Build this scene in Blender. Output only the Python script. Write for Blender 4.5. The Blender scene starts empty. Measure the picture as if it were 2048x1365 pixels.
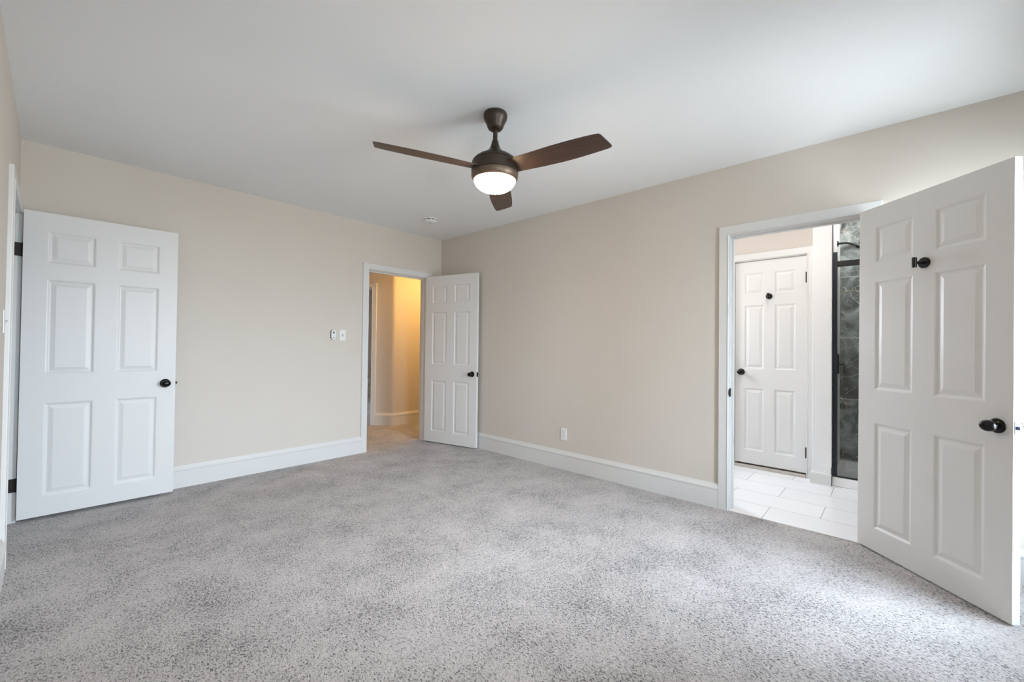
import bpy, bmesh, math
from mathutils import Vector, Matrix

# ------------------------------------------------------------------ camera, world, exposure
S = bpy.context.scene
COL = S.collection
S.view_settings.view_transform = 'Standard'
S.view_settings.look = 'None'
S.view_settings.gamma = 1.0
S.view_settings.use_curve_mapping = False
S.view_settings.exposure = 0.07
S.cycles.use_denoising = True
S.cycles.max_bounces = 16
S.cycles.diffuse_bounces = 12
S.cycles.glossy_bounces = 4
S.cycles.transparent_max_bounces = 12
S.cycles.sample_clamp_indirect = 8.0
S.cycles.caustics_reflective = False
S.cycles.caustics_refractive = False

FPX, YAW, PITCH, ROLL, CAMH = 839.02, 47.571, 0.722, 0.646, 1.1925
cd = bpy.data.cameras.new('camera'); cam = bpy.data.objects.new('camera', cd); COL.objects.link(cam)
cd.sensor_width = 36.0; cd.lens = FPX / 2048 * 36.0; cd.clip_start = 0.02; cd.clip_end = 200
_y, _p, _r = (math.radians(a) for a in (YAW, PITCH, ROLL))
fw = Vector((math.sin(_y) * math.cos(_p), math.cos(_y) * math.cos(_p), math.sin(_p)))
rt = Vector((math.cos(_y), -math.sin(_y), 0)); up = rt.cross(fw)
rt2 = rt * math.cos(_r) + up * math.sin(_r); up2 = up * math.cos(_r) - rt * math.sin(_r)
cam.matrix_world = Matrix(((rt2.x, up2.x, -fw.x, 0), (rt2.y, up2.y, -fw.y, 0), (rt2.z, up2.z, -fw.z, CAMH), (0, 0, 0, 1)))
S.camera = cam

world = bpy.data.worlds.new('daylight'); S.world = world; world.use_nodes = True
wn = world.node_tree.nodes; wl = world.node_tree.links
bg = wn['Background']
tc = wn.new('ShaderNodeTexCoord'); sp = wn.new('ShaderNodeSeparateXYZ'); mr = wn.new('ShaderNodeMapRange'); cr = wn.new('ShaderNodeMixRGB')
wl.new(tc.outputs['Generated'], sp.inputs[0]); wl.new(sp.outputs['Z'], mr.inputs['Value'])
mr.inputs['From Min'].default_value = -0.05; mr.inputs['From Max'].default_value = 0.1
wl.new(mr.outputs['Result'], cr.inputs['Fac'])
cr.inputs['Color1'].default_value = (0.38, 0.40, 0.42, 1)     # sunlit ground and houses across the street
cr.inputs['Color2'].default_value = (0.85, 0.965, 1.12, 1)     # bright hazy sky
wl.new(cr.outputs[0], bg.inputs['Color'])
bg.inputs['Strength'].default_value = 39.0

# room measures (metres); camera stands at x = 0, y = 0
XL, XR, YB, YF, ZC = -0.167, 3.381, 4.348, -0.9, 2.553
WT = 0.11

def portal(loc, rot, sx, sy):
    l = bpy.data.lights.new('window_portal', 'AREA'); l.shape = 'RECTANGLE'; l.size = sx; l.size_y = sy
    l.cycles.is_portal = True
    o = bpy.data.objects.new('window_portal', l); o.location = loc; o.rotation_euler = rot; COL.objects.link(o)

# windows in the wall behind the camera: (x0, x1, z0, z1)
WIN = [(2.10, 3.30, 0.27, 2.20), (0.25, 0.85, 0.95, 2.25)]
for (a, b, c, d) in WIN:
    portal(((a + b) / 2, YF - 0.02, (c + d) / 2), (math.radians(90), 0, 0), b - a, d - c)   # shines to +y

# ------------------------------------------------------------------ helpers
def V(*a): return Vector(a)

def link(name, bm, mat, parent=None, smooth=False, mats=None):
    me = bpy.data.meshes.new(name)
    bmesh.ops.recalc_face_normals(bm, faces=bm.faces)
    bm.to_mesh(me); bm.free()
    for m in (mats or [mat]): me.materials.append(m)
    if smooth:
        for p in me.polygons: p.use_smooth = True
        try: me.set_sharp_from_angle(angle=math.radians(35))
        except Exception: pass
    o = bpy.data.objects.new(name, me); COL.objects.link(o)
    if parent: o.parent = parent
    return o

def tag(o, label, cat, group=None, kind=None):
    o['label'] = label; o['category'] = cat
    if group: o['group'] = group
    if kind: o['kind'] = kind
    return o

def struct(name, bm, mat, label, cat, **k):
    return tag(link(name, bm, mat, **k), label, cat, kind='structure')

def empty(name, loc, rz=0):
    o = bpy.data.objects.new(name, None); o.location = loc; o.rotation_euler = (0, 0, rz); o.empty_display_size = .1
    COL.objects.link(o); return o

def box(bm, x0, x1, y0, y1, z0, z1, bev=0, M=None, mi=0):
    vs = [bm.verts.new((x, y, z)) for z in (z0, z1) for y in (y0, y1) for x in (x0, x1)]
    fs = [bm.faces.new([vs[i] for i in q]) for q in ((0, 2, 3, 1), (4, 5, 7, 6), (0, 1, 5, 4), (2, 6, 7, 3), (0, 4, 6, 2), (1, 3, 7, 5))]
    for f in fs: f.material_index = mi
    if M is not None:
        for v in vs: v.co = M @ v.co
    if bev:
        es = list({e for f in fs for e in f.edges})
        bmesh.ops.bevel(bm, geom=es, offset=bev, segments=2, affect='EDGES', profile=.6)

def lathe(bm, prof, seg=48, M=None, sx=1, sy=1, mi=0):
    """profile of (radius, height) turned about local z"""
    rings = []
    for r, z in prof:
        if r < 1e-6: rings.append([bm.verts.new((0, 0, z))])
        else: rings.append([bm.verts.new((r * sx * math.cos(2 * math.pi * i / seg), r * sy * math.sin(2 * math.pi * i / seg), z)) for i in range(seg)])
    allv = [v for r in rings for v in r]
    for a, b in zip(rings, rings[1:]):
        for i in range(seg):
            j = (i + 1) % seg
            if len(a) == 1 and len(b) == 1: continue
            if len(a) == 1: f = bm.faces.new((a[0], b[j], b[i]))
            elif len(b) == 1: f = bm.faces.new((a[i], a[j], b[0]))
            else: f = bm.faces.new((a[i], a[j], b[j], b[i]))
            f.material_index = mi
    for r in (rings[0], rings[-1]):
        if len(r) > 1: bm.faces.new(r).material_index = mi
    if M is not None:
        for v in allv: v.co = M @ v.co

def tube(bm, pts, r, seg=14):
    pts = [Vector(p) for p in pts]; rings = []
    for i, p in enumerate(pts):
        d = (pts[min(i + 1, len(pts) - 1)] - pts[max(i - 1, 0)]).normalized()
        a = d.orthogonal().normalized() if i == 0 else (prev - d * prev.dot(d)).normalized()
        prev = a; b = d.cross(a)
        rings.append([bm.verts.new(p + (a * math.cos(t) + b * math.sin(t)) * r) for t in [2 * math.pi * k / seg for k in range(seg)]])
    for a, b in zip(rings, rings[1:]):
        for i in range(seg): bm.faces.new((a[i], a[(i + 1) % seg], b[(i + 1) % seg], b[i]))
    bm.faces.new(rings[0]); bm.faces.new(rings[-1])

def sweep(bm, path, prof, side=1):
    """extrude profile (out, up) along a plan polyline; 'out' is to the left of travel * side, mitred at corners"""
    P = [Vector((p[0], p[1])) for p in path]; n = len(P); rings = []
    for i in range(n):
        d0 = (P[i] - P[i - 1]).normalized() if i > 0 else None
        d1 = (P[i + 1] - P[i]).normalized() if i < n - 1 else None
        if d0 is None: d0 = d1
        if d1 is None: d1 = d0
        n0 = Vector((-d0.y, d0.x)); n1 = Vector((-d1.y, d1.x)); m = (n0 + n1).normalized(); m = m / max(.3, m.dot(n0))
        rings.append([bm.verts.new((P[i].x + m.x * o * side, P[i].y + m.y * o * side, z)) for o, z in prof])
    k = len(prof)
    for a, b in zip(rings, rings[1:]):
        for i in range(k): bm.faces.new((a[i], a[(i + 1) % k], b[(i + 1) % k], b[i]))
    bm.faces.new(rings[0]); bm.faces.new(rings[-1])

# ------------------------------------------------------------------ materials
def mat(name, col, rough=.5, metal=0, bump=None, spec=.5, coat=0):
    m = bpy.data.materials.new(name); m.use_nodes = True; nt = m.node_tree; b = nt.nodes['Principled BSDF']
    b.inputs['Base Color'].default_value = (*col, 1); b.inputs['Roughness'].default_value = rough; b.inputs['Metallic'].default_value = metal
    b.inputs['Specular IOR Level'].default_value = spec; b.inputs['Coat Weight'].default_value = coat
    t = nt.nodes.new('ShaderNodeTexCoord'); n = nt.nodes.new('ShaderNodeTexNoise'); nt.links.new(t.outputs['Object'], n.inputs['Vector'])
    sc, st, di = bump or (90, .04, .002)
    n.inputs['Scale'].default_value = sc; n.inputs['Detail'].default_value = 4
    u = nt.nodes.new('ShaderNodeBump'); u.inputs['Strength'].default_value = st; u.inputs['Distance'].default_value = di
    nt.links.new(n.outputs['Fac'], u.inputs['Height']); nt.links.new(u.outputs['Normal'], b.inputs['Normal'])
    return m

def mottle(m, amount=.03, scale=3.0):
    """slight roller unevenness in a paint colour"""
    nt = m.node_tree; b = nt.nodes['Principled BSDF']; c = b.inputs['Base Color'].default_value[:]
    t = nt.nodes.new('ShaderNodeTexCoord'); n = nt.nodes.new('ShaderNodeTexNoise'); n.inputs['Scale'].default_value = scale; n.inputs['Detail'].default_value = 3
    x = nt.nodes.new('ShaderNodeMixRGB'); nt.links.new(t.outputs['Object'], n.inputs['Vector']); nt.links.new(n.outputs['Fac'], x.inputs['Fac'])
    x.inputs['Color1'].default_value = tuple(v * (1 - amount) for v in c[:3]) + (1,); x.inputs['Color2'].default_value = tuple(min(1, v * (1 + amount)) for v in c[:3]) + (1,)
    nt.links.new(x.outputs[0], b.inputs['Base Color']); return m

M_WALL = mottle(mat('greige_wall_paint', (.640, .596, .540), .62, bump=(160, .10, .0015), spec=.3), .02)
M_CEIL = mottle(mat('ceiling_paint', (.83, .85, .86), .6, bump=(60, .08, .002), spec=.3), .02, 2)
M_TRIM = mat('white_trim_paint', (.69, .69, .68), .35, bump=(300, 0, .0001))
M_DOOR = mat('white_door_paint', (.725, .725, .72), .38, bump=(220, .05, .0006))
M_BATH = mat('bathroom_wall_paint', (.60, .545, .50), .6)
M_STUB = mat('white_wall_paint', (.80, .80, .80), .55)
M_BLACK = mat('matte_black_metal', (.012, .012, .013), .35, .3)
M_KNOB = mat('oil_rubbed_black_metal', (.012, .011, .011), .18, .6)
M_BRONZE = mat('bronze_metal', (.060, .044, .033), .40, .6)
M_HINGE = mat('dark_bronze_hinge', (.03, .022, .02), .45, .5)
M_LATCH = mat('blued_steel', (.16, .19, .30), .4, .4)
M_STEEL = mat('brushed_steel', (.55, .56, .62), .3, 1)
M_PLASTIC = mat('white_plastic', (.80, .80, .79), .35)
M_SLOT = mat('dark_slot', (.03, .03, .03), .6)
M_GROUT_DARK = mat('black_seal', (.012, .013, .016), .5)
M_PAN = mat('white_acrylic', (.85, .85, .86), .25)

def carpet_material():
    m = bpy.data.materials.new('grey_carpet'); m.use_nodes = True; nt = m.node_tree; N = nt.nodes; L = nt.links; b = N['Principled BSDF']
    b.inputs['Roughness'].default_value = .95; b.inputs['Specular IOR Level'].default_value = .1
    b.inputs['Sheen Weight'].default_value = .25; b.inputs['Sheen Roughness'].default_value = .6
    t = N.new('ShaderNodeTexCoord')
    # domain warp so the tufts lie in every direction
    w = N.new('ShaderNodeTexNoise'); w.inputs['Scale'].default_value = 55; w.inputs['Detail'].default_value = 2; L.new(t.outputs['Object'], w.inputs['Vector'])
    ws = N.new('ShaderNodeVectorMath'); ws.operation = 'SCALE'; ws.inputs['Scale'].default_value = .022; L.new(w.outputs['Color'], ws.inputs[0])
    wa = N.new('ShaderNodeVectorMath'); wa.operation = 'ADD'; L.new(t.outputs['Object'], wa.inputs[0]); L.new(ws.outputs[0], wa.inputs[1])
    mp = N.new('ShaderNodeMapping'); mp.inputs['Rotation'].default_value = (0, 0, .7); mp.inputs['Scale'].default_value = (1, .45, 1); L.new(wa.outputs[0], mp.inputs['Vector'])
    v = N.new('ShaderNodeTexVoronoi'); v.inputs['Scale'].default_value = 190; v.inputs['Randomness'].default_value = 1; L.new(mp.outputs[0], v.inputs['Vector'])
    n2 = N.new('ShaderNodeTexNoise'); n2.inputs['Scale'].default_value = 180; n2.inputs['Detail'].default_value = 2; n2.inputs['Roughness'].default_value = .6; L.new(mp.outputs[0], n2.inputs['Vector'])
    # big patches of brushed pile
    big = N.new('ShaderNodeTexNoise'); big.inputs['Scale'].default_value = 3.2; big.inputs['Detail'].default_value = 6; big.inputs['Roughness'].default_value = .62; L.new(t.outputs['Object'], big.inputs['Vector'])
    bw = N.new('ShaderNodeRGBToBW'); L.new(v.outputs['Color'], bw.inputs[0])
    def mth(op, *a):
        q = N.new('ShaderNodeMath'); q.operation = op
        for i, x in enumerate(a):
            if isinstance(x, (int, float)): q.inputs[i].default_value = x
            else: L.new(x, q.inputs[i])
        return q.outputs[0]
    bigc = mth('SUBTRACT', big.outputs['Fac'], .5)
    fl = mth('MULTIPLY_ADD', bigc, .30, n2.outputs['Fac'])
    gap_shade = N.new('ShaderNodeMapRange'); gap_shade.interpolation_type = 'SMOOTHSTEP'; gap_shade.inputs['From Min'].default_value = .33; gap_shade.inputs['From Max'].default_value = .50; L.new(fl, gap_shade.inputs[0])
    mx = N.new('ShaderNodeMixRGB'); L.new(gap_shade.outputs[0], mx.inputs[0]); mx.inputs[1].default_value = (.105, .098, .096, 1); mx.inputs[2].default_value = (.485, .455, .448, 1)  # dark colour stands for shade in the gaps between tufts
    var = mth('MULTIPLY_ADD', bw.outputs[0], .36, .76); var = mth('MULTIPLY_ADD', bigc, .38, var)
    sc = N.new('ShaderNodeVectorMath'); sc.operation = 'SCALE'; L.new(mx.outputs[0], sc.inputs[0]); L.new(var, sc.inputs['Scale'])
    L.new(sc.outputs[0], b.inputs['Base Color'])
    hh = mth('SUBTRACT', gap_shade.outputs[0], v.outputs['Distance'])
    u = N.new('ShaderNodeBump'); u.inputs['Strength'].default_value = .6; u.inputs['Distance'].default_value = .004; L.new(hh, u.inputs['Height']); L.new(u.outputs['Normal'], b.inputs['Normal'])
    return m
M_CARPET = carpet_material()

def tile_material():
    m = bpy.data.materials.new('white_floor_tile'); m.use_nodes = True; nt = m.node_tree; N = nt.nodes; L = nt.links; b = N['Principled BSDF']
    b.inputs['Roughness'].default_value = .25
    t = N.new('ShaderNodeTexCoord'); mp = N.new('ShaderNodeMapping'); L.new(t.outputs['Object'], mp.inputs[0])
    mp.inputs['Rotation'].default_value = (0, 0, math.radians(-90))     # texture x runs along world y
    mp.inputs['Location'].default_value = TILE_LOC
    br = N.new('ShaderNodeTexBrick'); L.new(mp.outputs[0], br.inputs['Vector']); br.offset = .5; br.squash = 1
    br.inputs['Scale'].default_value = 1; br.inputs['Brick Width'].default_value = .61; br.inputs['Row Height'].default_value = .305
    br.inputs['Mortar Size'].default_value = .0022; br.inputs['Mortar Smooth'].default_value = .1
    br.inputs['Color1'].default_value = (.86, .86, .86, 1); br.inputs['Color2'].default_value = (.83, .83, .835, 1); br.inputs['Mortar'].default_value = (.40, .39, .38, 1)
    L.new(br.outputs['Color'], b.inputs['Base Color'])
    u = N.new('ShaderNodeBump'); u.inputs['Strength'].default_value = .4; u.inputs['Distance'].default_value = .002; u.invert = True
    L.new(br.outputs['Fac'], u.inputs['Height']); L.new(u.outputs['Normal'], b.inputs['Normal'])
    return m
TILE_LOC = (0, 0, 0)

def marble_material():
    m = bpy.data.materials.new('dark_veined_marble_tile'); m.use_nodes = True; nt = m.node_tree; N = nt.nodes; L = nt.links; b = N['Principled BSDF']
    b.inputs['Roughness'].default_value = .12
    t = N.new('ShaderNodeTexCoord')
    def mth(op, *a):
        q = N.new('ShaderNodeMath'); q.operation = op
        for i, x in enumerate(a):
            if isinstance(x, (int, float)): q.inputs[i].default_value = x
            else: L.new(x, q.inputs[i])
        return q.outputs[0]
    s = N.new('ShaderNodeSeparateXYZ'); L.new(t.outputs['Object'], s.inputs[0])
    idx = mth('FLOOR', mth('DIVIDE', mth('ADD', s.outputs['Z'], -.094), .61))      # every tile is cut from another piece
    cb = N.new('ShaderNodeCombineXYZ'); L.new(mth('MULTIPLY', idx, 3.7), cb.inputs[0]); L.new(mth('MULTIPLY', idx, 5.3), cb.inputs[1])
    ofs = N.new('ShaderNodeVectorMath'); ofs.operation = 'ADD'; L.new(t.outputs['Object'], ofs.inputs[0]); L.new(cb.outputs[0], ofs.inputs[1])
    wn_ = N.new('ShaderNodeTexWhiteNoise'); wn_.noise_dimensions = '1D'; L.new(idx, wn_.inputs['W'])
    def noise(s, d, ro=.6, di=0):
        n = N.new('ShaderNodeTexNoise'); n.inputs['Scale'].default_value = s; n.inputs['Detail'].default_value = d; n.inputs['Roughness'].default_value = ro; n.inputs['Distortion'].default_value = di
        L.new(ofs.outputs[0], n.inputs['Vector']); return n
    c = noise(3.4, 8, .62, 1.6)
    cf = mth('ADD', c.outputs['Fac'], mth('MULTIPLY', mth('SUBTRACT', wn_.outputs['Value'], .5), .16))
    r = N.new('ShaderNodeValToRGB'); L.new(cf, r.inputs[0]); e = r.color_ramp.elements
    e[0].position = .33; e[0].color = (.06, .064, .062, 1); e[1].position = .74; e[1].color = (.56, .62, .60, 1)
    x = e.new(.47); x.color = (.095, .105, .10, 1); x = e.new(.58); x.color = (.24, .27, .26, 1)
    cur = r.outputs[0]
    for sc_, wd, colr in ((2.3, .0045, (.85, .83, .80, 1)), (5.0, .0040, (.75, .74, .72, 1)), (1.6, .0030, (.72, .50, .32, 1))):
        n = noise(sc_, 3, .45, .5); ab = mth('ABSOLUTE', mth('SUBTRACT', n.outputs['Fac'], .5))
        mrr = N.new('ShaderNodeMapRange'); mrr.inputs['From Min'].default_value = 0; mrr.inputs['From Max'].default_value = wd; mrr.inputs['To Min'].default_value = .8; mrr.inputs['To Max'].default_value = 0
        L.new(ab, mrr.inputs[0]); mx = N.new('ShaderNodeMixRGB'); L.new(mrr.outputs[0], mx.inputs[0]); L.new(cur, mx.inputs[1]); mx.inputs[2].default_value = colr; cur = mx.outputs[0]
    # grout courses every 0.61 m
    q = N.new('ShaderNodeMath'); q.operation = 'ADD'; q.inputs[1].default_value = -.094; L.new(s.outputs['Z'], q.inputs[0])
    w = N.new('ShaderNodeMath'); w.operation = 'PINGPONG'; w.inputs[1].default_value = .305; L.new(q.outputs[0], w.inputs[0])
    g = N.new('ShaderNodeMath'); g.operation = 'LESS_THAN'; g.inputs[1].default_value = .0035; L.new(w.outputs[0], g.inputs[0])
    mx = N.new('ShaderNodeMixRGB'); L.new(g.outputs[0], mx.inputs[0]); L.new(cur, mx.inputs[1]); mx.inputs[2].default_value = (.62, .62, .60, 1)
    L.new(mx.outputs[0], b.inputs['Base Color'])
    return m

def wood_material():
    m = bpy.data.materials.new('dark_walnut_blade'); m.use_nodes = True; nt = m.node_tree; N = nt.nodes; L = nt.links; b = N['Principled BSDF']
    b.inputs['Roughness'].default_value = .42
    t = N.new('ShaderNodeTexCoord'); mp = N.new('ShaderNodeMapping'); mp.inputs['Scale'].default_value = (1.2, 22, 8); L.new(t.outputs['Object'], mp.inputs[0])
    n = N.new('ShaderNodeTexNoise'); n.inputs['Scale'].default_value = 5; n.inputs['Detail'].default_value = 6; n.inputs['Distortion'].default_value = .6; L.new(mp.outputs[0], n.inputs['Vector'])
    r = N.new('ShaderNodeValToRGB'); L.new(n.outputs['Fac'], r.inputs[0]); e = r.color_ramp.elements
    e[0].position = .3; e[0].color = (.028, .016, .012, 1); e[1].position = .75; e[1].color = (.085, .045, .03, 1)
    L.new(r.outputs[0], b.inputs['Base Color']); return m

def glass_material(name, tint=(.96, .98, .98), refl=.08):
    m = bpy.data.materials.new(name); m.use_nodes = True; nt = m.node_tree; N = nt.nodes; L = nt.links; N.remove(N['Principled BSDF'])
    a = N.new('ShaderNodeBsdfTransparent'); a.inputs[0].default_value = (*tint, 1); g = N.new('ShaderNodeBsdfGlossy'); g.inputs['Roughness'].default_value = .02
    f = N.new('ShaderNodeFresnel'); f.inputs['IOR'].default_value = 1.45; x = N.new('ShaderNodeMixShader')
    L.new(f.outputs[0], x.inputs[0]); L.new(a.outputs[0], x.inputs[1]); L.new(g.outputs[0], x.inputs[2]); L.new(x.outputs[0], N['Material Output'].inputs[0]); return m
M_GLASS = glass_material('clear_glass')

def emit_material(name, col, st):
    m = bpy.data.materials.new(name); m.use_nodes = True; b = m.node_tree.nodes['Principled BSDF']
    b.inputs['Base Color'].default_value = (.8, .8, .78, 1); b.inputs['Roughness'].default_value = .3
    b.inputs['Emission Color'].default_value = (*col, 1); b.inputs['Emission Strength'].default_value = st; return m

# ------------------------------------------------------------------ room shell
DH = 2.03            # head of the door openings
MX0, MX1 = 2.372, 3.150          # hall doorway in the back wall
BY0, BY1 = 0.130, 0.905          # bathroom doorway in the right wall
LY0, LY1 = 3.432, 4.252          # doorway in the left wall
BX = 3.36                        # carpet ends here in the bathroom doorway
HO = DH + .02

def wall_boxes(bm, axis, p0, p1, a0, a1, z1, holes):
    """wall slab between p0..p1 across, running a0..a1, with rectangular holes (s0, s1, z0, z1)"""
    def put(s0, s1, za, zb):
        if s1 - s0 < 1e-4 or zb - za < 1e-4: return
        if axis == 'x': box(bm, s0, s1, p0, p1, za, zb)
        else: box(bm, p0, p1, s0, s1, za, zb)
    cur = a0
    for (s0, s1, za, zb) in sorted(holes):
        put(cur, s0, 0, z1); put(s0, s1, 0, za); put(s0, s1, zb, z1); cur = s1
    put(cur, a1, 0, z1)

# bedroom
bm = bmesh.new(); wall_boxes(bm, 'x', YB, YB + WT, XL - WT, XR + WT, ZC, [(MX0 - .02, MX1 + .02, 0, HO)])
struct('wall_back', bm, M_WALL, 'greige bedroom wall pierced by the doorway to the amber lit hall', 'wall')
bm = bmesh.new(); wall_boxes(bm, 'y', XR, XR + WT, YF - WT, YB, ZC, [(BY0 - .02, BY1 + .02, 0, HO)])
struct('wall_right', bm, M_WALL, 'long tan wall pierced by the bathroom doorway, one outlet on it', 'wall')
bm = bmesh.new(); wall_boxes(bm, 'y', XL - WT, XL, YF - WT, YB, ZC, [(LY0 - .02, LY1 + .02, 0, HO)])
struct('wall_left', bm, M_WALL, 'pale wall seen edge-on at the very edge of the picture', 'wall')
bm = bmesh.new(); wall_boxes(bm, 'x', YF - WT, YF, XL, XR, ZC, [(a, b, c, d) for a, b, c, d in WIN])
struct('wall_front', bm, M_WALL, 'bedroom wall behind the camera with two windows', 'wall')
bm = bmesh.new(); box(bm, XL - WT, XR + WT, YF - WT, YB + WT, ZC, ZC + .1)
struct('ceiling', bm, M_CEIL, 'white painted bedroom ceiling around the fan', 'ceiling')

# one carpet runs through bedroom, hall and the room beyond, ending at the bathroom sill
def poly(bm, pts, z0, z1):
    a = [bm.verts.new((x, y, z0)) for x, y in pts]; b = [bm.verts.new((x, y, z1)) for x, y in pts]; n = len(pts)
    bm.faces.new(a); bm.faces.new(b)
    for i in range(n): bm.faces.new((a[i], a[(i + 1) % n], b[(i + 1) % n], b[i]))
bm = bmesh.new()
poly(bm, [(-1.3, YF - WT), (XR - .005, YF - WT), (XR - .005, YB + .03), (5.7, YB + .03), (5.7, 9.4), (-1.3, 9.4)], -.05, 0)
struct('floor', bm, M_CARPET, 'grey cut pile carpet with darker brushed patches', 'carpet')

# front windows: frame, sashes, panes
def window(n, a, b, c, d, y, label):
    w = empty('window_%d' % n, ((a + b) / 2, y, c)); tag(w, label, 'window', kind='structure')
    cx = (a + b) / 2; hw = (b - a) / 2; h = d - c
    bm = bmesh.new(); f = .05
    box(bm, -hw, -hw + f, -.10, -.01, 0, h); box(bm, hw - f, hw, -.10, -.01, 0, h); box(bm, -hw + f, hw - f, -.10, -.01, h - f, h); box(bm, -hw + f, hw - f, -.10, -.01, 0, f)
    link('window_frame', bm, M_TRIM, w)
    bm = bmesh.new(); box(bm, -hw + f, hw - f, -.075, -.035, h / 2 - .025, h / 2 + .025); link('meeting_rail', bm, M_TRIM, w)
    bm = bmesh.new(); box(bm, -hw + f, hw - f, -.058, -.054, f, h / 2 - .025); box(bm, -hw + f, hw - f, -.058, -.054, h / 2 + .025, h - f); link('pane', bm, M_GLASS, w)
for i, (a, b, c, d) in enumerate(WIN):
    window(i + 1, a, b, c, d, YF, ['tall window behind the camera, next to the bathroom wall', 'sash window behind the camera, nearer the left wall'][i])

# ------------------------------------------------------------------ baseboards
BB = [(0, 0), (.020, 0), (.020, .135), (.024, .140), (.024, .150), (.018, .160), (.012, .172), (.009, .180), (0, .180)]
CW, CT = .074, .018
def baseboard(name, path, side, label, prof=BB):
    bm = bmesh.new(); sweep(bm, path, prof, side); return struct(name, bm, M_TRIM, label, 'baseboard')
baseboard('baseboard_back', [(XL, YB), (MX0 - CW, YB)], -1, 'tall white baseboard below the light switch, running up to the hall doorway')
baseboard('baseboard_corner', [(MX1 + CW, YB), (XR, YB), (XR, BY1 + CW)], -1, 'tall white baseboard under the outlet, running behind the hall door')
baseboard('baseboard_right', [(XR, BY0 - CW), (XR, YF), (XL, YF), (XL, LY0 - CW)], -1, 'white baseboard past the wide open bathroom door and round behind the camera')

# ------------------------------------------------------------------ door casings and jambs
def casing(name, M, w, h, label, back=True, depth=WT, stop=.045, cz=0.0):
    """opening 0..w along local x, wall surface at local y=0 (room on -y), wall body on +y"""
    bm = bmesh.new()
    def surround(y0, s):
        prof = [(0, 0), (0, .013), (.0015, .018), (.005, .0215), (.009, .0205), (.011, .018), (CW - .008, .018), (CW - .0055, .0165), (CW - .004, .013), (CW - .004, 0)]
        rings = []
        for k in range(4):
            ring = []
            for u, d in prof:
                o = .004 + u
                x = -o if k < 2 else w + o; z = (h + o) if k in (1, 2) else cz
                ring.append(bm.verts.new(M @ Vector((x, y0 + s * d, z))))
            rings.append(ring)
        n = len(prof)
        for p, q in zip(rings, rings[1:]):
            for i in range(n - 1): bm.faces.new((p[i], p[i + 1], q[i + 1], q[i]))
        bm.faces.new(rings[0]); bm.faces.new(rings[-1])
    surround(0, -1)
    if back: surround(depth, 1)
    # jamb boards
    box(bm, -.02, 0, 0, depth, cz, h + .02, M=M); box(bm, w, w + .02, 0, depth, cz, h + .02, M=M); box(bm, 0, w, 0, depth, h, h + .02, M=M)
    # door stops
    box(bm, 0, .012, stop, stop + .035, cz, h - .012, M=M); box(bm, w - .012, w, stop, stop + .035, cz, h - .012, M=M); box(bm, 0, w, stop, stop + .035, h - .012, h, M=M)
    return struct(name, bm, M_TRIM, label, 'door frame')
def frame(ox, oy, ang): return Matrix.Translation((ox, oy, 0)) @ Matrix.Rotation(math.radians(ang), 4, 'Z')
casing('trim_1', frame(MX0, YB, 0), MX1 - MX0, DH, 'white casing of the doorway to the amber lit hall')
casing('trim_2', frame(XR, BY1, -90), BY1 - BY0, DH, 'wide white casing of the bathroom doorway')
casing('trim_3', frame(XL, LY0, 90), LY1 - LY0, DH, 'white casing beside the edge-on light switch, seen as a thin strip')

# strike plates on the jambs
def strike(M, z, label):
    bm = bmesh.new(); box(bm, -.0015, .0015, -.006, .030, z - .03, z + .03, M=M)
    lathe(bm, [(.022, -.0012), (.022, .0012)], 24, M=M @ Matrix.Translation((0, -.004, z)) @ Matrix.Rotation(math.radians(90), 4, 'Y'), sx=1.25, sy=.75)
    return tag(link('strike_plate', bm, M_HINGE), label, 'strike plate')
strike(frame(XR, BY1, -90), .868, 'dark strike plate on the bathroom doorway jamb')
strike(frame(MX0, YB, 0), .84, 'dark strike plate on the jamb of the hall doorway')

# ------------------------------------------------------------------ doors
ROWS = [(.130, .755), (.948, 1.588), (1.695, 1.912)]
RINGS = [(0, 0), (.006, .0015), (.013, .007), (.019, .008), (.026, .0065), (.044, .0018)]
def leaf_mesh(w, h, zb, t=.035, shear=0):
    bm = bmesh.new(); k = w / .77
    xs = [0, .105 * k, .330 * k, .440 * k, .665 * k, w]; zs = [0]
    for a, b in ROWS: zs += [a, b]
    zs.append(h)
    for y, s in ((0, 1), (t, -1)):
        for i in range(len(xs) - 1):
            for j in range(len(zs) - 1):
                x0, x1, z0, z1 = xs[i], xs[i + 1], zs[j], zs[j + 1]
                if i in (1, 3) and j in (1, 3, 5):
                    prev = None
                    for o, d in RINGS:
                        r = [bm.verts.new((x, y + s * d, z)) for x, z in ((x0 + o, z0 + o), (x1 - o, z0 + o), (x1 - o, z1 - o), (x0 + o, z1 - o))]
                        if prev:
                            for q in range(4): bm.faces.new((prev[q], prev[(q + 1) % 4], r[(q + 1) % 4], r[q]))
                        prev = r
                    bm.faces.new(prev)
                else:
                    bm.faces.new([bm.verts.new((x, y, z)) for x, z in ((x0, z0), (x1, z0), (x1, z1), (x0, z1))])
    for i in range(len(xs) - 1):
        for z in (0, h): bm.faces.new([bm.verts.new(p) for p in ((xs[i], 0, z), (xs[i + 1], 0, z), (xs[i + 1], t, z), (xs[i], t, z))])
    for j in range(len(zs) - 1):
        for x in (0, w): bm.faces.new([bm.verts.new(p) for p in ((x, 0, zs[j]), (x, 0, zs[j + 1]), (x, t, zs[j + 1]), (x, t, zs[j]))])
    bmesh.ops.remove_doubles(bm, verts=bm.verts, dist=1e-5)
    for v in bm.verts:
        v.co.z += zb; v.co.x += shear * (v.co.z - 1)
    return bm

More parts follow.
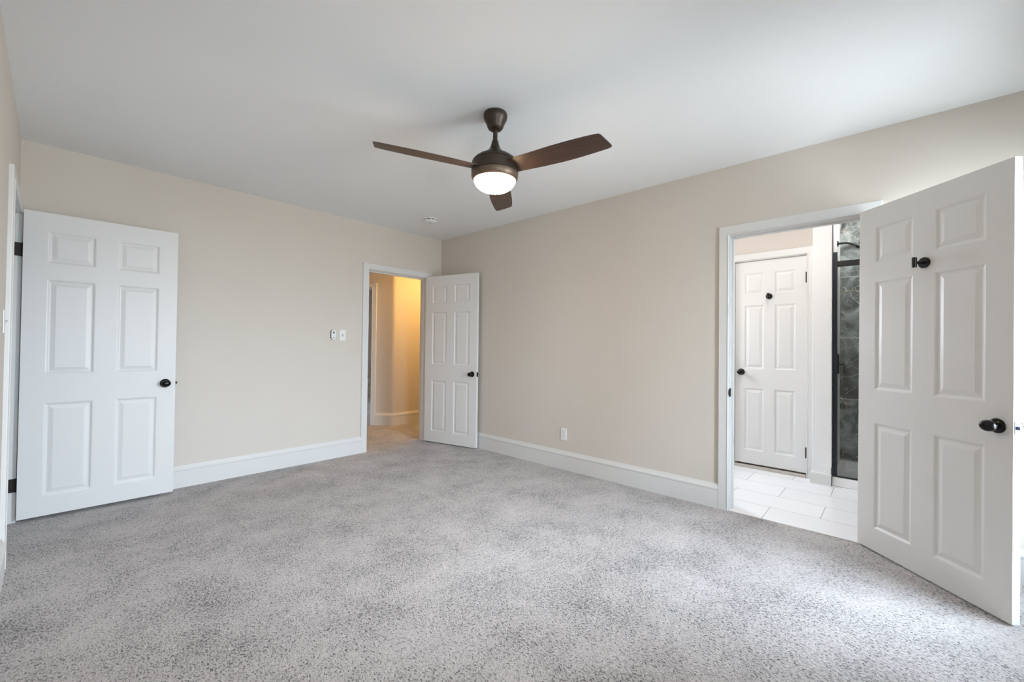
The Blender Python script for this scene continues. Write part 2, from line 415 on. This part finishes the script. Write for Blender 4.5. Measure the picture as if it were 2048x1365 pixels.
ROSETTE = [(0, 0), (.033, 0), (.033, .003), (.031, .006), (.024, .010), (.014, .013), (.0115, .018), (.0105, .026)]
def egg(n=18, r=.0255, a=.0195, z0=.020, zl=.046):
    return [(0 if i in (0, n) else r * math.sin(math.pi * i / n) ** .8, z0 + zl * (1 - math.cos(math.pi * i / n)) / 2) for i in range(n + 1)]

def door(n, ox, oy, ang, w, h, zb, label, knob_x=None, knob_z=.855, hook=None, hinges=(), hinge_side='pin', shear=0, plate=True, latch_mat=None, hinge_x=0, bolt=True):
    d = empty('door_%d' % n, (ox, oy, 0), math.radians(ang)); tag(d, label, 'door', kind='structure')
    link('door_leaf', leaf_mesh(w, h, zb, shear=shear), M_DOOR, d)
    kx = (w - .062) if knob_x is None else knob_x
    for side, y in ((1, 0), (-1, .035)):
        R = Matrix.Translation((kx, y, knob_z)) @ Matrix.Rotation(math.radians(90 * side), 4, 'X')
        bm = bmesh.new(); lathe(bm, ROSETTE, 40, M=R)
        k = link('door_knob', bm, M_KNOB, d, smooth=True)
        bm = bmesh.new(); lathe(bm, egg(), 40, M=R, sx=1.2, sy=1.0); link('knob_handle', bm, M_KNOB, k, smooth=True)
    ex = w if kx > w / 2 else 0; sg = 1 if ex else -1
    bm = bmesh.new(); box(bm, *(sorted((ex - sg * .0005, ex + sg * .0015))), .005, .030, knob_z - .028, knob_z + .028)
    p = link('latch_plate', bm, latch_mat or M_HINGE, d); 
    if bolt:
        bm = bmesh.new(); box(bm, *(sorted((ex + sg * .001, ex + sg * .014))), .011, .024, knob_z - .008, knob_z + .008, bev=.002); link('latch_bolt', bm, latch_mat or M_HINGE, p)
    for hz in hinges:
        bm = bmesh.new()
        if hinge_side == 'jamb':        # open leaf: plates folded out between leaf edge and jamb
            tube(bm, [(hinge_x - .006, .037, hz - .045), (hinge_x - .006, .037, hz + .045)], .006)
            box(bm, -.0016, .0004, .004, .036, hz - .044, hz + .044)
            box(bm, -.060, -.010, .0325, .0350, hz - .044, hz + .044)
        elif hinge_side == 'barrel':    # closed leaf: only the barrel shows
            tube(bm, [(hinge_x, -.012, hz - .05), (hinge_x, -.012, hz + .05)], .0075)
        else:
            tube(bm, [(-.005, .0415, hz - .045), (-.005, .0415, hz + .045)], .0055)
        link('hinge', bm, M_HINGE, d, smooth=True)
    if hook:
        hx, hz, bend = hook
        R = Matrix.Translation((hx, 0, hz)) @ Matrix.Rotation(math.radians(90), 4, 'X')
        bm = bmesh.new(); lathe(bm, [(0, 0), (.028, 0), (.028, .009), (.0265, .011), (0, .011)], 40, M=R)
        r = link('robe_hook', bm, M_BLACK, d, smooth=True)
        bm = bmesh.new(); lathe(bm, [(.0075, .009), (.0075, .052)], 24, M=R)
        lathe(bm, [(0, -.026), (.0095, -.026), (.0105, -.025), (.0105, .025), (.0095, .026), (0, .026)], 28, M=Matrix.Translation((hx, -.058, hz)))
        link('hook_peg', bm, M_BLACK, r, smooth=True)
    return d

door(1, -.143, 4.215, -1.6, .800, 2.035, .022, 'white six-panel door standing open against the wall, beside the edge-on casing', hinges=(.245, 1.795), hinge_side='jamb', knob_z=.875)
door(2, 3.126, 4.318, -76.83, .7705, DH, .012, 'small looking white six-panel door beside the amber lit hall opening', hinges=(.25, 1.78), knob_z=.862)
door(3, 3.356, .167, -135.08, .7715, DH, .012, 'large white six-panel door in front of the bathroom, robe hook near its top', hook=(.398, 1.655, 1), hinges=(.25, 1.78), shear=.0085, knob_z=.862, knob_x=.712, latch_mat=M_LATCH)
door(4, 4.738, 1.2165, -90, .604, 2.03, .045, 'narrow closed white six-panel door inside the bathroom', hook=(.301, 1.712, 1), knob_x=.056, knob_z=.96, hinges=(.235, 1.868), hinge_side='barrel', hinge_x=.6055, bolt=False)

# ------------------------------------------------------------------ closet behind the left doorway
bm = bmesh.new()
box(bm, XL - WT - .9, XL - WT, LY0 - .3, LY0 - .2, 0, 2.45); box(bm, XL - WT - .9, XL - WT, YB - .02, YB + .08, 0, 2.45)
box(bm, XL - WT - 1.0, XL - WT - .9, LY0 - .3, YB + .08, 0, 2.45)
struct('wall_closet', bm, M_STUB, 'pale wall glimpsed through the gap behind the open door', 'wall')
bm = bmesh.new(); box(bm, XL - WT - 1.0, XL - WT, LY0 - .3, YB + .08, 2.45, 2.5)
struct('ceiling', bm, M_CEIL, 'ceiling of the closet behind the left doorway', 'ceiling')

# ------------------------------------------------------------------ hall and the room beyond
HC = 2.50
HX0, HX1, HY = 2.0, 4.9, 5.50
A0 = Vector((3.416, HY)); AD = Vector((-.637, .771)).normalized()
def along(t, off=0): 
    p = A0 + AD * t + Vector((AD.y, -AD.x)) * off * -1
    return p
ang = math.degrees(math.atan2(AD.y, AD.x))
# frame whose x runs along the slanted wall and whose +y lies behind it
MA = Matrix.Translation((A0.x, A0.y, 0)) @ Matrix.Rotation(math.radians(ang), 4, 'Z') @ Matrix.Scale(-1, 4, Vector((0, 1, 0)))
OP0, OP1 = .338, 1.12
TEND = (A0.x - HX0) / -AD.x
bm = bmesh.new()
def corner_arc(r=.07, n=8):
    """hall wall with a rounded corner, then the slanted wall up to its doorway"""
    d0 = Vector((-1, 0)); d1 = AD; turn = math.acos(d0.dot(d1)); tl = r * math.tan(turn / 2)
    P0 = A0 - d0 * tl; P1 = A0 + d1 * tl
    return [P0.lerp(A0, s).lerp(A0.lerp(P1, s), s) for s in [i / n for i in range(n + 1)]]
path = [Vector((HX1, HY))] + corner_arc() + [A0 + AD * (OP0 - .02)]
sweep(bm, [(p.x, p.y) for p in path], [(0, 0), (0, HC), (-.10, HC), (-.10, 0)], 1)
box(bm, OP0 - .02, OP1 + .02, 0, .10, DH + .09, HC, M=MA)
box(bm, OP1 + .02, TEND, 0, .10, 0, HC, M=MA)
struct('wall_hall', bm, M_WALL, 'amber lit hall wall with a rounded corner', 'wall', smooth=True)
bm = bmesh.new(); sweep(bm, [(p.x, p.y) for p in path[:-1]] + [tuple(A0 + AD * (OP0 - CW - .002))], BB, 1)
struct('baseboard_hall', bm, M_TRIM, 'baseboard of the hall, curving round the rounded corner', 'baseboard')
MD = MA @ Matrix.Translation((OP0, 0, 0))
casing('trim_4', MD, OP1 - OP0, DH + .01, 'casing of the further doorway across the hall', depth=.10)
bm = bmesh.new()
box(bm, HX0 - .1, HX0, YB + WT, 9.4, 0, HC)
box(bm, HX1, HX1 + .1, YB + WT, HY, 0, HC)
box(bm, XR + WT, HX1 + .1, YB, YB + WT, 0, HC)
struct('wall_hall_ends', bm, M_WALL, 'end walls of the hall, hidden behind the doorway', 'wall')
bm = bmesh.new(); wall_boxes(bm, 'x', 9.30, 9.40, HX0, 5.7, HC, [])
struct('wall_far', bm, M_WALL, 'grey wall of the far room glimpsed through the hall', 'wall')
bm = bmesh.new(); wall_boxes(bm, 'y', 5.6, 5.7, HY + .1, 9.3, HC, [(6.5, 7.0, 1.0, 1.8)]); box(bm, HX1 + .1, 5.7, HY, HY + .1, 0, HC)  # window opening added out of view to bring daylight into this room
struct('wall_far_side', bm, M_WALL, 'side wall of the far room with an added unseen window', 'wall')
portal((5.72, 6.75, 1.4), (math.radians(90), 0, math.radians(90)), .5, .8)
bm = bmesh.new(); box(bm, HX0 - .1, 5.7, YB + WT, 9.4, HC, HC + .1)
struct('ceiling', bm, M_CEIL, 'ceiling of the hall and the far room', 'ceiling')
baseboard('baseboard_far', [(HX0, 9.30), (5.6, 9.30)], -1, 'pale baseboard in the far room glimpsed past the hall')

def bulb(name, loc, r, col, st, label, power_col=None):
    """flush ceiling light: metal ring and glowing glass bowl"""
    e = empty(name, loc); tag(e, label, 'ceiling light')
    bm = bmesh.new(); lathe(bm, [(r * .98, 0), (r, -.01), (r, -.03), (r * .93, -.035), (r * .90, -.02), (0, -.02)], 40); link('light_rim', bm, M_STEEL, e, smooth=True)
    bm = bmesh.new(); lathe(bm, [(r * .92, -.03), (r * .86, -.055), (r * .65, -.078), (r * .35, -.09), (0, -.094)], 40); link('glass_bowl', bm, emit_material(name + '_glow', col, st), e, smooth=True)
bulb('hall_ceiling_light', (3.85, 4.74, HC), .15, (1.0, .57, .17), 108, 'round glowing ceiling light in the hall behind the wall')

# ------------------------------------------------------------------ bathroom
KX = 4.72          # closet wall face
SX0, SX1, SY = 4.605, 5.35, .412
BTH = ZC
bm = bmesh.new()
wall_boxes(bm, 'y', KX, KX + .10, .55, 2.0, BTH, [(.612 - .02, 1.2165 + .02, 0, 2.10)])
box(bm, KX + .10, KX + .7, .55, 2.0, 0, BTH)
struct('wall_bathroom', bm, M_BATH, 'pinkish beige bathroom wall above the narrow closed door', 'wall')
bm = bmesh.new(); wall_boxes(bm, 'x', 2.0, 2.1, XR + WT, KX, BTH, [(3.9, 4.35, 1.2, 2.0)])  # unseen window opening, placed to throw daylight on the open door
struct('wall_bathroom_end', bm, M_BATH, 'bathroom wall with a window added for light, hidden beside the doorway', 'wall')
portal((4.125, 2.12, 1.6), (math.radians(90), 0, math.radians(180)), .45, .8)
bm = bmesh.new(); box(bm, SX0, SX1 + .1, SY, .55, 0, BTH, bev=.004)
struct('wall_stub', bm, M_STUB, 'white wall end between the narrow door and the shower', 'wall')
bm = bmesh.new(); box(bm, XR + WT, SX1 + .1, -.75, -.65, 0, BTH)
struct('wall_bathroom_side', bm, M_STUB, 'side wall of the bathroom hidden behind the open door', 'wall')
bm = bmesh.new(); box(bm, SX1, SX1 + .1, -.65, SY, 0, BTH)
struct('wall_shower', bm, marble_material(), 'dark veined marble tiles on the shower wall', 'tiled wall')
bm = bmesh.new(); box(bm, XR + WT, SX1 + .1, -.75, 2.1, BTH, BTH + .1)
struct('ceiling', bm, M_CEIL, 'white ceiling of the bathroom', 'ceiling')
# tiles: long joints at x = 3.665 + k*0.305; a joint across at y = 0.39 in that row
TILE_LOC = (-.39, 0, 0)
M_TILE = tile_material()
bm = bmesh.new(); box(bm, XR - .005, SX1 + .1, -.75, 2.1, -.05, .004)
fl = struct('floor', bm, M_TILE, 'white rectangular tiles on the bathroom floor', 'tiled floor')
# trim of the narrow door: casing 0.074 wide
casing('trim_5', frame(KX, 1.2165 + .003, -90), .604 + .006, 2.078, 'white casing of the narrow closed door in the bathroom', back=False, depth=.10, stop=.055, cz=.0)
bm = bmesh.new(); box(bm, KX - .012, KX + .05, .612, 1.2165, .004, .028, bev=.003)
struct('trim_6', bm, mat('stone_threshold', (.52, .48, .43), .5), 'beige threshold strip under the narrow closed door', 'threshold')
bm = bmesh.new(); prof = [(0, .004), (.016, .004), (.016, .088), (.012, .100), (0, .105)]
sweep(bm, [(SX0 + .075, .55), (SX0, .55), (SX0, SY)], prof, -1)
struct('baseboard_stub', bm, M_TRIM, 'low white baseboard wrapping the white wall end', 'baseboard')

# shower: pan with curb, glass door in black frame
sh = empty('shower_enclosure', (SX0 + .05, SY, .004)); tag(sh, 'black framed glass shower enclosure beside the white wall end', 'shower enclosure')
ox, oy, oz = SX0 + .05, SY, .004
def rel(bm):
    for v in bm.verts: v.co -= Vector((ox, oy, oz))
    return bm
bm = bmesh.new(); y1, y0 = SY - .003, -.645
box(bm, SX0 + .01, SX0 + .095, y0, y1, .005, .082, bev=.006)                       # curb
box(bm, SX0 + .09, SX1 - .003, y0, y1, .005, .035)                                 # pan floor
box(bm, SX0 + .09, SX0 + .13, y0, y1, .03, .068, bev=.006); box(bm, SX1 - .06, SX1 - .003, y0, y1, .03, .094, bev=.006); box(bm, SX0 + .12, SX1 - .05, y1 - .06, y1, .03, .09, bev=.006)
link('shower_pan', rel(bm), M_PAN, sh)
FX = SX0 + .030
bm = bmesh.new(); box(bm, FX, FX + .030, y1 - .032, y1, .083, 2.055, bev=.002); link('frame_post', rel(bm), mat('blue_black_metal', (.022, .027, .036), .35, .5), sh)
bm = bmesh.new(); box(bm, FX - .002, FX + .004, y1 - .004, y1 + .002, 2.055, BTH - .01); link('seal_strip', rel(bm), M_GROUT_DARK, sh)
bm = bmesh.new(); box(bm, SX0 - .006, SX0 + .002, y1 + .001, y1 + .006, .006, .16); link('seal_strip', rel(bm), M_GROUT_DARK, sh)
bm = bmesh.new(); box(bm, FX - .004, FX + .012, y0, y1 - .03, 1.922, 1.972, bev=.003); link('slide_rail', rel(bm), M_BLACK, sh)
bm = bmesh.new(); box(bm, FX, FX + .028, y0, y1 - .03, .082, .090); link('bottom_track', rel(bm), M_BLACK, sh)
bm = bmesh.new(); box(bm, FX + .012, FX + .020, y0, y1 - .034, .092, 2.02); link('glass_panel', rel(bm), M_GLASS, sh)
bm = bmesh.new(); hy = y1 - .052
box(bm, FX - .004, FX + .010, hy + .004, hy + .020, .985, 1.155, bev=.003)
tube(bm, [(FX + .02, hy - .012, 1.068), (FX - .05, hy - .012, 1.068)], .010); tube(bm, [(FX - .045, hy - .028, 1.085), (FX - .045, hy - .028, .985)], .004)
tube(bm, [(FX - .045, hy + .0, 1.072), (FX - .045, hy - .03, 1.072)], .008)
link('door_pull', rel(bm), M_BLACK, sh, smooth=True)

bulb('shower_fill_light', (4.98, .05, BTH), .09, (1.0, .97, .94), 60, 'small round fill light added out of sight above the shower')  # unseen lamp, added to brighten the marble tiles
arm = empty('shower_fixture', (5.08, SY, 2.215)); tag(arm, 'short black bent shower arm reaching out above the slide rail', 'shower arm')
bm = bmesh.new(); lathe(bm, [(0, 0), (.028, 0), (.028, .006), (.014, .012), (0, .012)], 28, M=Matrix.Rotation(math.radians(90), 4, 'X')); link('wall_flange', bm, M_BLACK, arm, smooth=True)
bm = bmesh.new(); tube(bm, [(0, -.005, 0), (0, -.05, 0), (0, -.075, -.004), (0, -.10, -.014), (0, -.155, -.047)], .0095); link('bent_pipe', bm, M_BLACK, arm, smooth=True)
bm = bmesh.new(); dirn = Matrix.Translation((0, -.150, -.044)) @ Matrix.Rotation(math.radians(118), 4, 'X')
lathe(bm, [(0, -.01), (.017, -.008), (.019, .006), (.015, .018), (.02, .03), (.05, .045), (.055, .055), (0, .056)], 32, M=dirn); link('spray_head', bm, M_BLACK, arm, smooth=True)

bulb('bathroom_ceiling_light', (3.78, .70, BTH), .17, (1.0, .965, .93), 34, 'round bathroom ceiling light out of sight above the doorway')

# ------------------------------------------------------------------ ceiling fan
FC = Vector((1.725, 1.728, ZC))
fan = empty('ceiling_fan', FC); tag(fan, 'bronze three-blade ceiling fan with a glowing white bowl light', 'ceiling fan')
bm = bmesh.new(); lathe(bm, [(0, -.001), (.0665, -.001), (.0695, -.006), (.0700, -.024), (.0675, -.034), (.0610, -.047), (.0540, -.060), (.0490, -.072), (.0455, -.083), (.0400, -.091), (.0310, -.097), (.0190, -.0985), (0, -.0985)], 56)
cano = link('canopy', bm, M_BRONZE, fan, smooth=True)
bm = bmesh.new(); lathe(bm, [(0, 0), (.003, 0), (.003, .004), (0, .005)], 10, M=Matrix.Translation((.048, -.046, -.014)) @ Matrix.Rotation(math.radians(-45), 4, 'Z') @ Matrix.Rotation(math.radians(90), 4, 'X'))
link('canopy_screw', bm, M_STEEL, cano, smooth=True)
bm = bmesh.new(); lathe(bm, [(.0135, -.09), (.0135, -.175)], 28); link('downrod', bm, M_BRONZE, fan, smooth=True)
bm = bmesh.new(); lathe(bm, [(0, -.156), (.0155, -.156), (.0185, -.160), (.0215, -.175), (.0270, -.195), (.036, -.212), (.049, -.226), (.066, -.238), (.086, -.249), (.106, -.261), (.121, -.273), (.1300, -.284), (.1335, -.2905), (0, -.2905)], 64)
link('motor_cover', bm, M_BRONZE, fan, smooth=True)
bm = bmesh.new(); lathe(bm, [(0, -.288), (.1285, -.288), (.1285, -.2935), (.1345, -.2940), (.1362, -.305), (.137, -.350), (.1335, -.3535), (0, -.3535)], 64)
link('motor_housing', bm, M_BRONZE, fan, smooth=True)
bm = bmesh.new(); lathe(bm, [(0, -.354), (.134, -.354), (.137, -.357), (.1368, -.370), (.133, -.382), (.126, -.393), (.1225, -.395), (.121, -.391), (0, -.385)], 64)
link('light_ring', bm, mat('bowl_lit_bronze', (.16, .115, .08), .42, .6), fan, smooth=True)  # bronze made paler and warmer: the bowl's glow painted into the ring
bm = bmesh.new(); lathe(bm, [(.121, -.391)] + [(.121 * math.cos(a) ** .9, -.391 - .070 * math.sin(a)) for a in [math.radians(x) for x in (8, 16, 24, 32, 40, 48, 56, 64, 72, 80)]] + [(0, -.461)], 64)
link('glass_bowl', bm, emit_material('warm_bowl_glow', (1.0, .68, .36), 68.0), fan, smooth=True)

M_BLADE = wood_material()
def blade_mesh():
    """blade along +x; +y is the counter-clockwise edge"""
    bm = bmesh.new()
    st = [(.080, .058, .060), (.13, .060, .062), (.20, .065, .065), (.30, .072, .068), (.40, .076, .071), (.50, .075, .071), (.60, .069, .067), (.655, .063, .063), (.672, .059, .060), (.680, .050, .053)]
    th = .0032; up_, dn = [], []
    for i, (x, a, b) in enumerate(st):
        row_u, row_d = [], []
        for k in range(7):
            s = k / 6; y = -b + (a + b) * s
            xx = x + (-.024 * (.5 - s) if i >= len(st) - 3 else 0)
            e = .35 if k in (0, 6) else 1
            row_u.append(bm.verts.new((xx, y, th * e))); row_d.append(bm.verts.new((xx, y, -th * e)))
        up_.append(row_u); dn.append(row_d)
    for g, fl_ in ((up_, 0), (dn, 1)):
        for r0, r1 in zip(g, g[1:]):
            for k in range(6): bm.faces.new((r0[k], r0[k + 1], r1[k + 1], r1[k]))
    for k in (0, 6):
        for i in range(len(st) - 1): bm.faces.new((up_[i][k], up_[i + 1][k], dn[i + 1][k], dn[i][k]))
    for i in (0, len(st) - 1):
        for k in range(6): bm.faces.new((up_[i][k], up_[i][k + 1], dn[i][k + 1], dn[i][k]))
    return bm
for az in (159.0, 39.0, -81.0):
    b = link('fan_blade', blade_mesh(), M_BLADE, fan, smooth=True)
    b.location = (0, 0, -.334); b.rotation_euler = (math.radians(-12), 0, math.radians(az))   # counter-clockwise edge low

# ------------------------------------------------------------------ small things on the ceiling and walls
sm = empty('smoke_detector', (2.713, 3.687, ZC)); tag(sm, 'round white smoke detector on the ceiling near the corner', 'smoke detector')
bm = bmesh.new(); lathe(bm, [(0, 0), (.066, 0), (.067, -.008), (.062, -.010), (0, -.010)], 40); link('mounting_base', bm, M_PLASTIC, sm, smooth=True)
bm = bmesh.new(); lathe(bm, [(.056, -.009), (.056, -.024)], 40)
link('vent_band', bm, M_SLOT, sm, smooth=True)
bm = bmesh.new(); lathe(bm, [(0, -.022), (.064, -.022), (.066, -.027), (.063, -.036), (.045, -.043), (.02, -.045), (0, -.045)], 40)
for k in range(8):
    a = math.radians(45 * k + 12); box(bm, .053, .0585, -.007, .007, -.024, -.009, M=Matrix.Rotation(a, 4, 'Z'))
link('detector_cover', bm, M_PLASTIC, sm, smooth=True)
bm = bmesh.new(); lathe(bm, [(0, -.044), (.009, -.044), (.009, -.048), (0, -.048)], 20); link('test_button', bm, mat('grey_button', (.25, .22, .2), .5), sm, smooth=True)

def wall_plate(name, loc, rz, label, cat, kind):
    """plate centred on its empty, front on local -y"""
    e = empty(name, loc, rz); tag(e, label, cat)
    bm = bmesh.new(); box(bm, -.035, .035, -.006, -.0005, -.0575, .0575, bev=.0035); link('cover_plate', bm, M_PLASTIC, e)
    if kind == 'switch':
        bm = bmesh.new(); box(bm, -.005, .005, -.0065, -.005, -.012, .012); t = link('toggle_slot', bm, mat('grey_slot', (.35, .37, .38), .5), e)
        bm = bmesh.new(); box(bm, -.0035, .0035, -.016, -.006, -.002, .009, bev=.001); link('toggle', bm, mat('toggle_grey', (.42, .45, .46), .4), t)
    else:
        for z in (.0195, -.0195):
            bm = bmesh.new(); lathe(bm, [(0, 0), (.0172, 0), (.0165, .0018), (0, .0018)], 28, M=Matrix.Translation((0, -.006, z)) @ Matrix.Rotation(math.radians(90), 4, 'X'), sy=.86)
            r = link('receptacle', bm, M_PLASTIC, e, smooth=True)
            bm = bmesh.new()
            for sx_ in (-.0065, .0065): box(bm, sx_ - .0011, sx_ + .0011, -.0082, -.0077, z - .001, z + .008)
            lathe(bm, [(0, 0), (.0026, 0), (.0026, .0004), (0, .0004)], 12, M=Matrix.Translation((0, -.0078, z - .008)) @ Matrix.Rotation(math.radians(90), 4, 'X'))
            link('slots', bm, M_SLOT, r)
        bm = bmesh.new(); lathe(bm, [(0, 0), (.0028, 0), (.002, .001), (0, .0012)], 12, M=Matrix.Translation((0, -.006, 0)) @ Matrix.Rotation(math.radians(90), 4, 'X')); link('plate_screw', bm, M_STEEL, e, smooth=True)
    return e
wall_plate('light_switch', (2.079, YB, 1.289), 0, 'white toggle switch plate on the wall between fan remote and hall doorway', 'light switch', 'switch')
wall_plate('wall_outlet', (XR, 2.389, .340), math.radians(-90), 'white duplex outlet low on the tan wall above the baseboard', 'outlet', 'outlet')
wall_plate('light_switch', (XL, 3.22, 1.285), math.radians(90), 'light switch seen edge-on at the picture edge beside the thin casing', 'light switch', 'switch')
wall_plate('wall_outlet', (5.10, 9.30, .33), 0, 'tiny pale outlet on the far room wall glimpsed through the hall', 'outlet', 'outlet')

rm = empty('fan_remote', (1.976, YB, 1.292)); tag(rm, 'small white fan remote in its oval wall cradle left of the switch plate', 'remote control')
def pill(bm, w, h, y0, y1, n=12, cx=0, cz=0):
    r = w / 2; pts = [(cx + r * math.cos(a), cz + (h / 2 - r) + r * math.sin(a)) for a in [math.pi * i / n for i in range(n + 1)]] + [(cx + r * math.cos(a), cz - (h / 2 - r) + r * math.sin(a)) for a in [math.pi + math.pi * i / n for i in range(n + 1)]]
    A = [bm.verts.new((x, y0, z)) for x, z in pts]; B = [bm.verts.new((x, y1, z)) for x, z in pts]; m = len(pts)
    bm.faces.new(A); bm.faces.new(B)
    for i in range(m): bm.faces.new((A[i], A[(i + 1) % m], B[(i + 1) % m], B[i]))
bm = bmesh.new(); pill(bm, .052, .106, -.010, -.0005); link('wall_cradle', bm, mat('dark_cradle', (.05, .05, .05), .5), rm)
bm = bmesh.new(); pill(bm, .047, .102, -.016, -.004, cx=.0015); body = link('remote_body', bm, M_PLASTIC, rm)
M_BTN = mat('grey_print', (.10, .10, .10), .5)
bm = bmesh.new()
vs = [bm.verts.new((.0015 + x, -.0165, z)) for x, z in ((-.013, .030), (.013, .030), (.0, .006))]; vb = [bm.verts.new((v.co.x, -.0158, v.co.z)) for v in vs]
bm.faces.new(vs); bm.faces.new(vb)
for i in range(3): bm.faces.new((vs[i], vs[(i + 1) % 3], vb[(i + 1) % 3], vb[i]))
box(bm, -.0005, .0035, -.0166, -.0158, .029, .042)
link('arrow_button', bm, M_BTN, body)
bm = bmesh.new(); pill(bm, .008, .016, -.0166, -.0158, 8); 
for v in bm.verts: v.co = Vector((v.co.z + .0015, v.co.y, -.028 + v.co.x))
link('dash_button', bm, M_BTN, body)
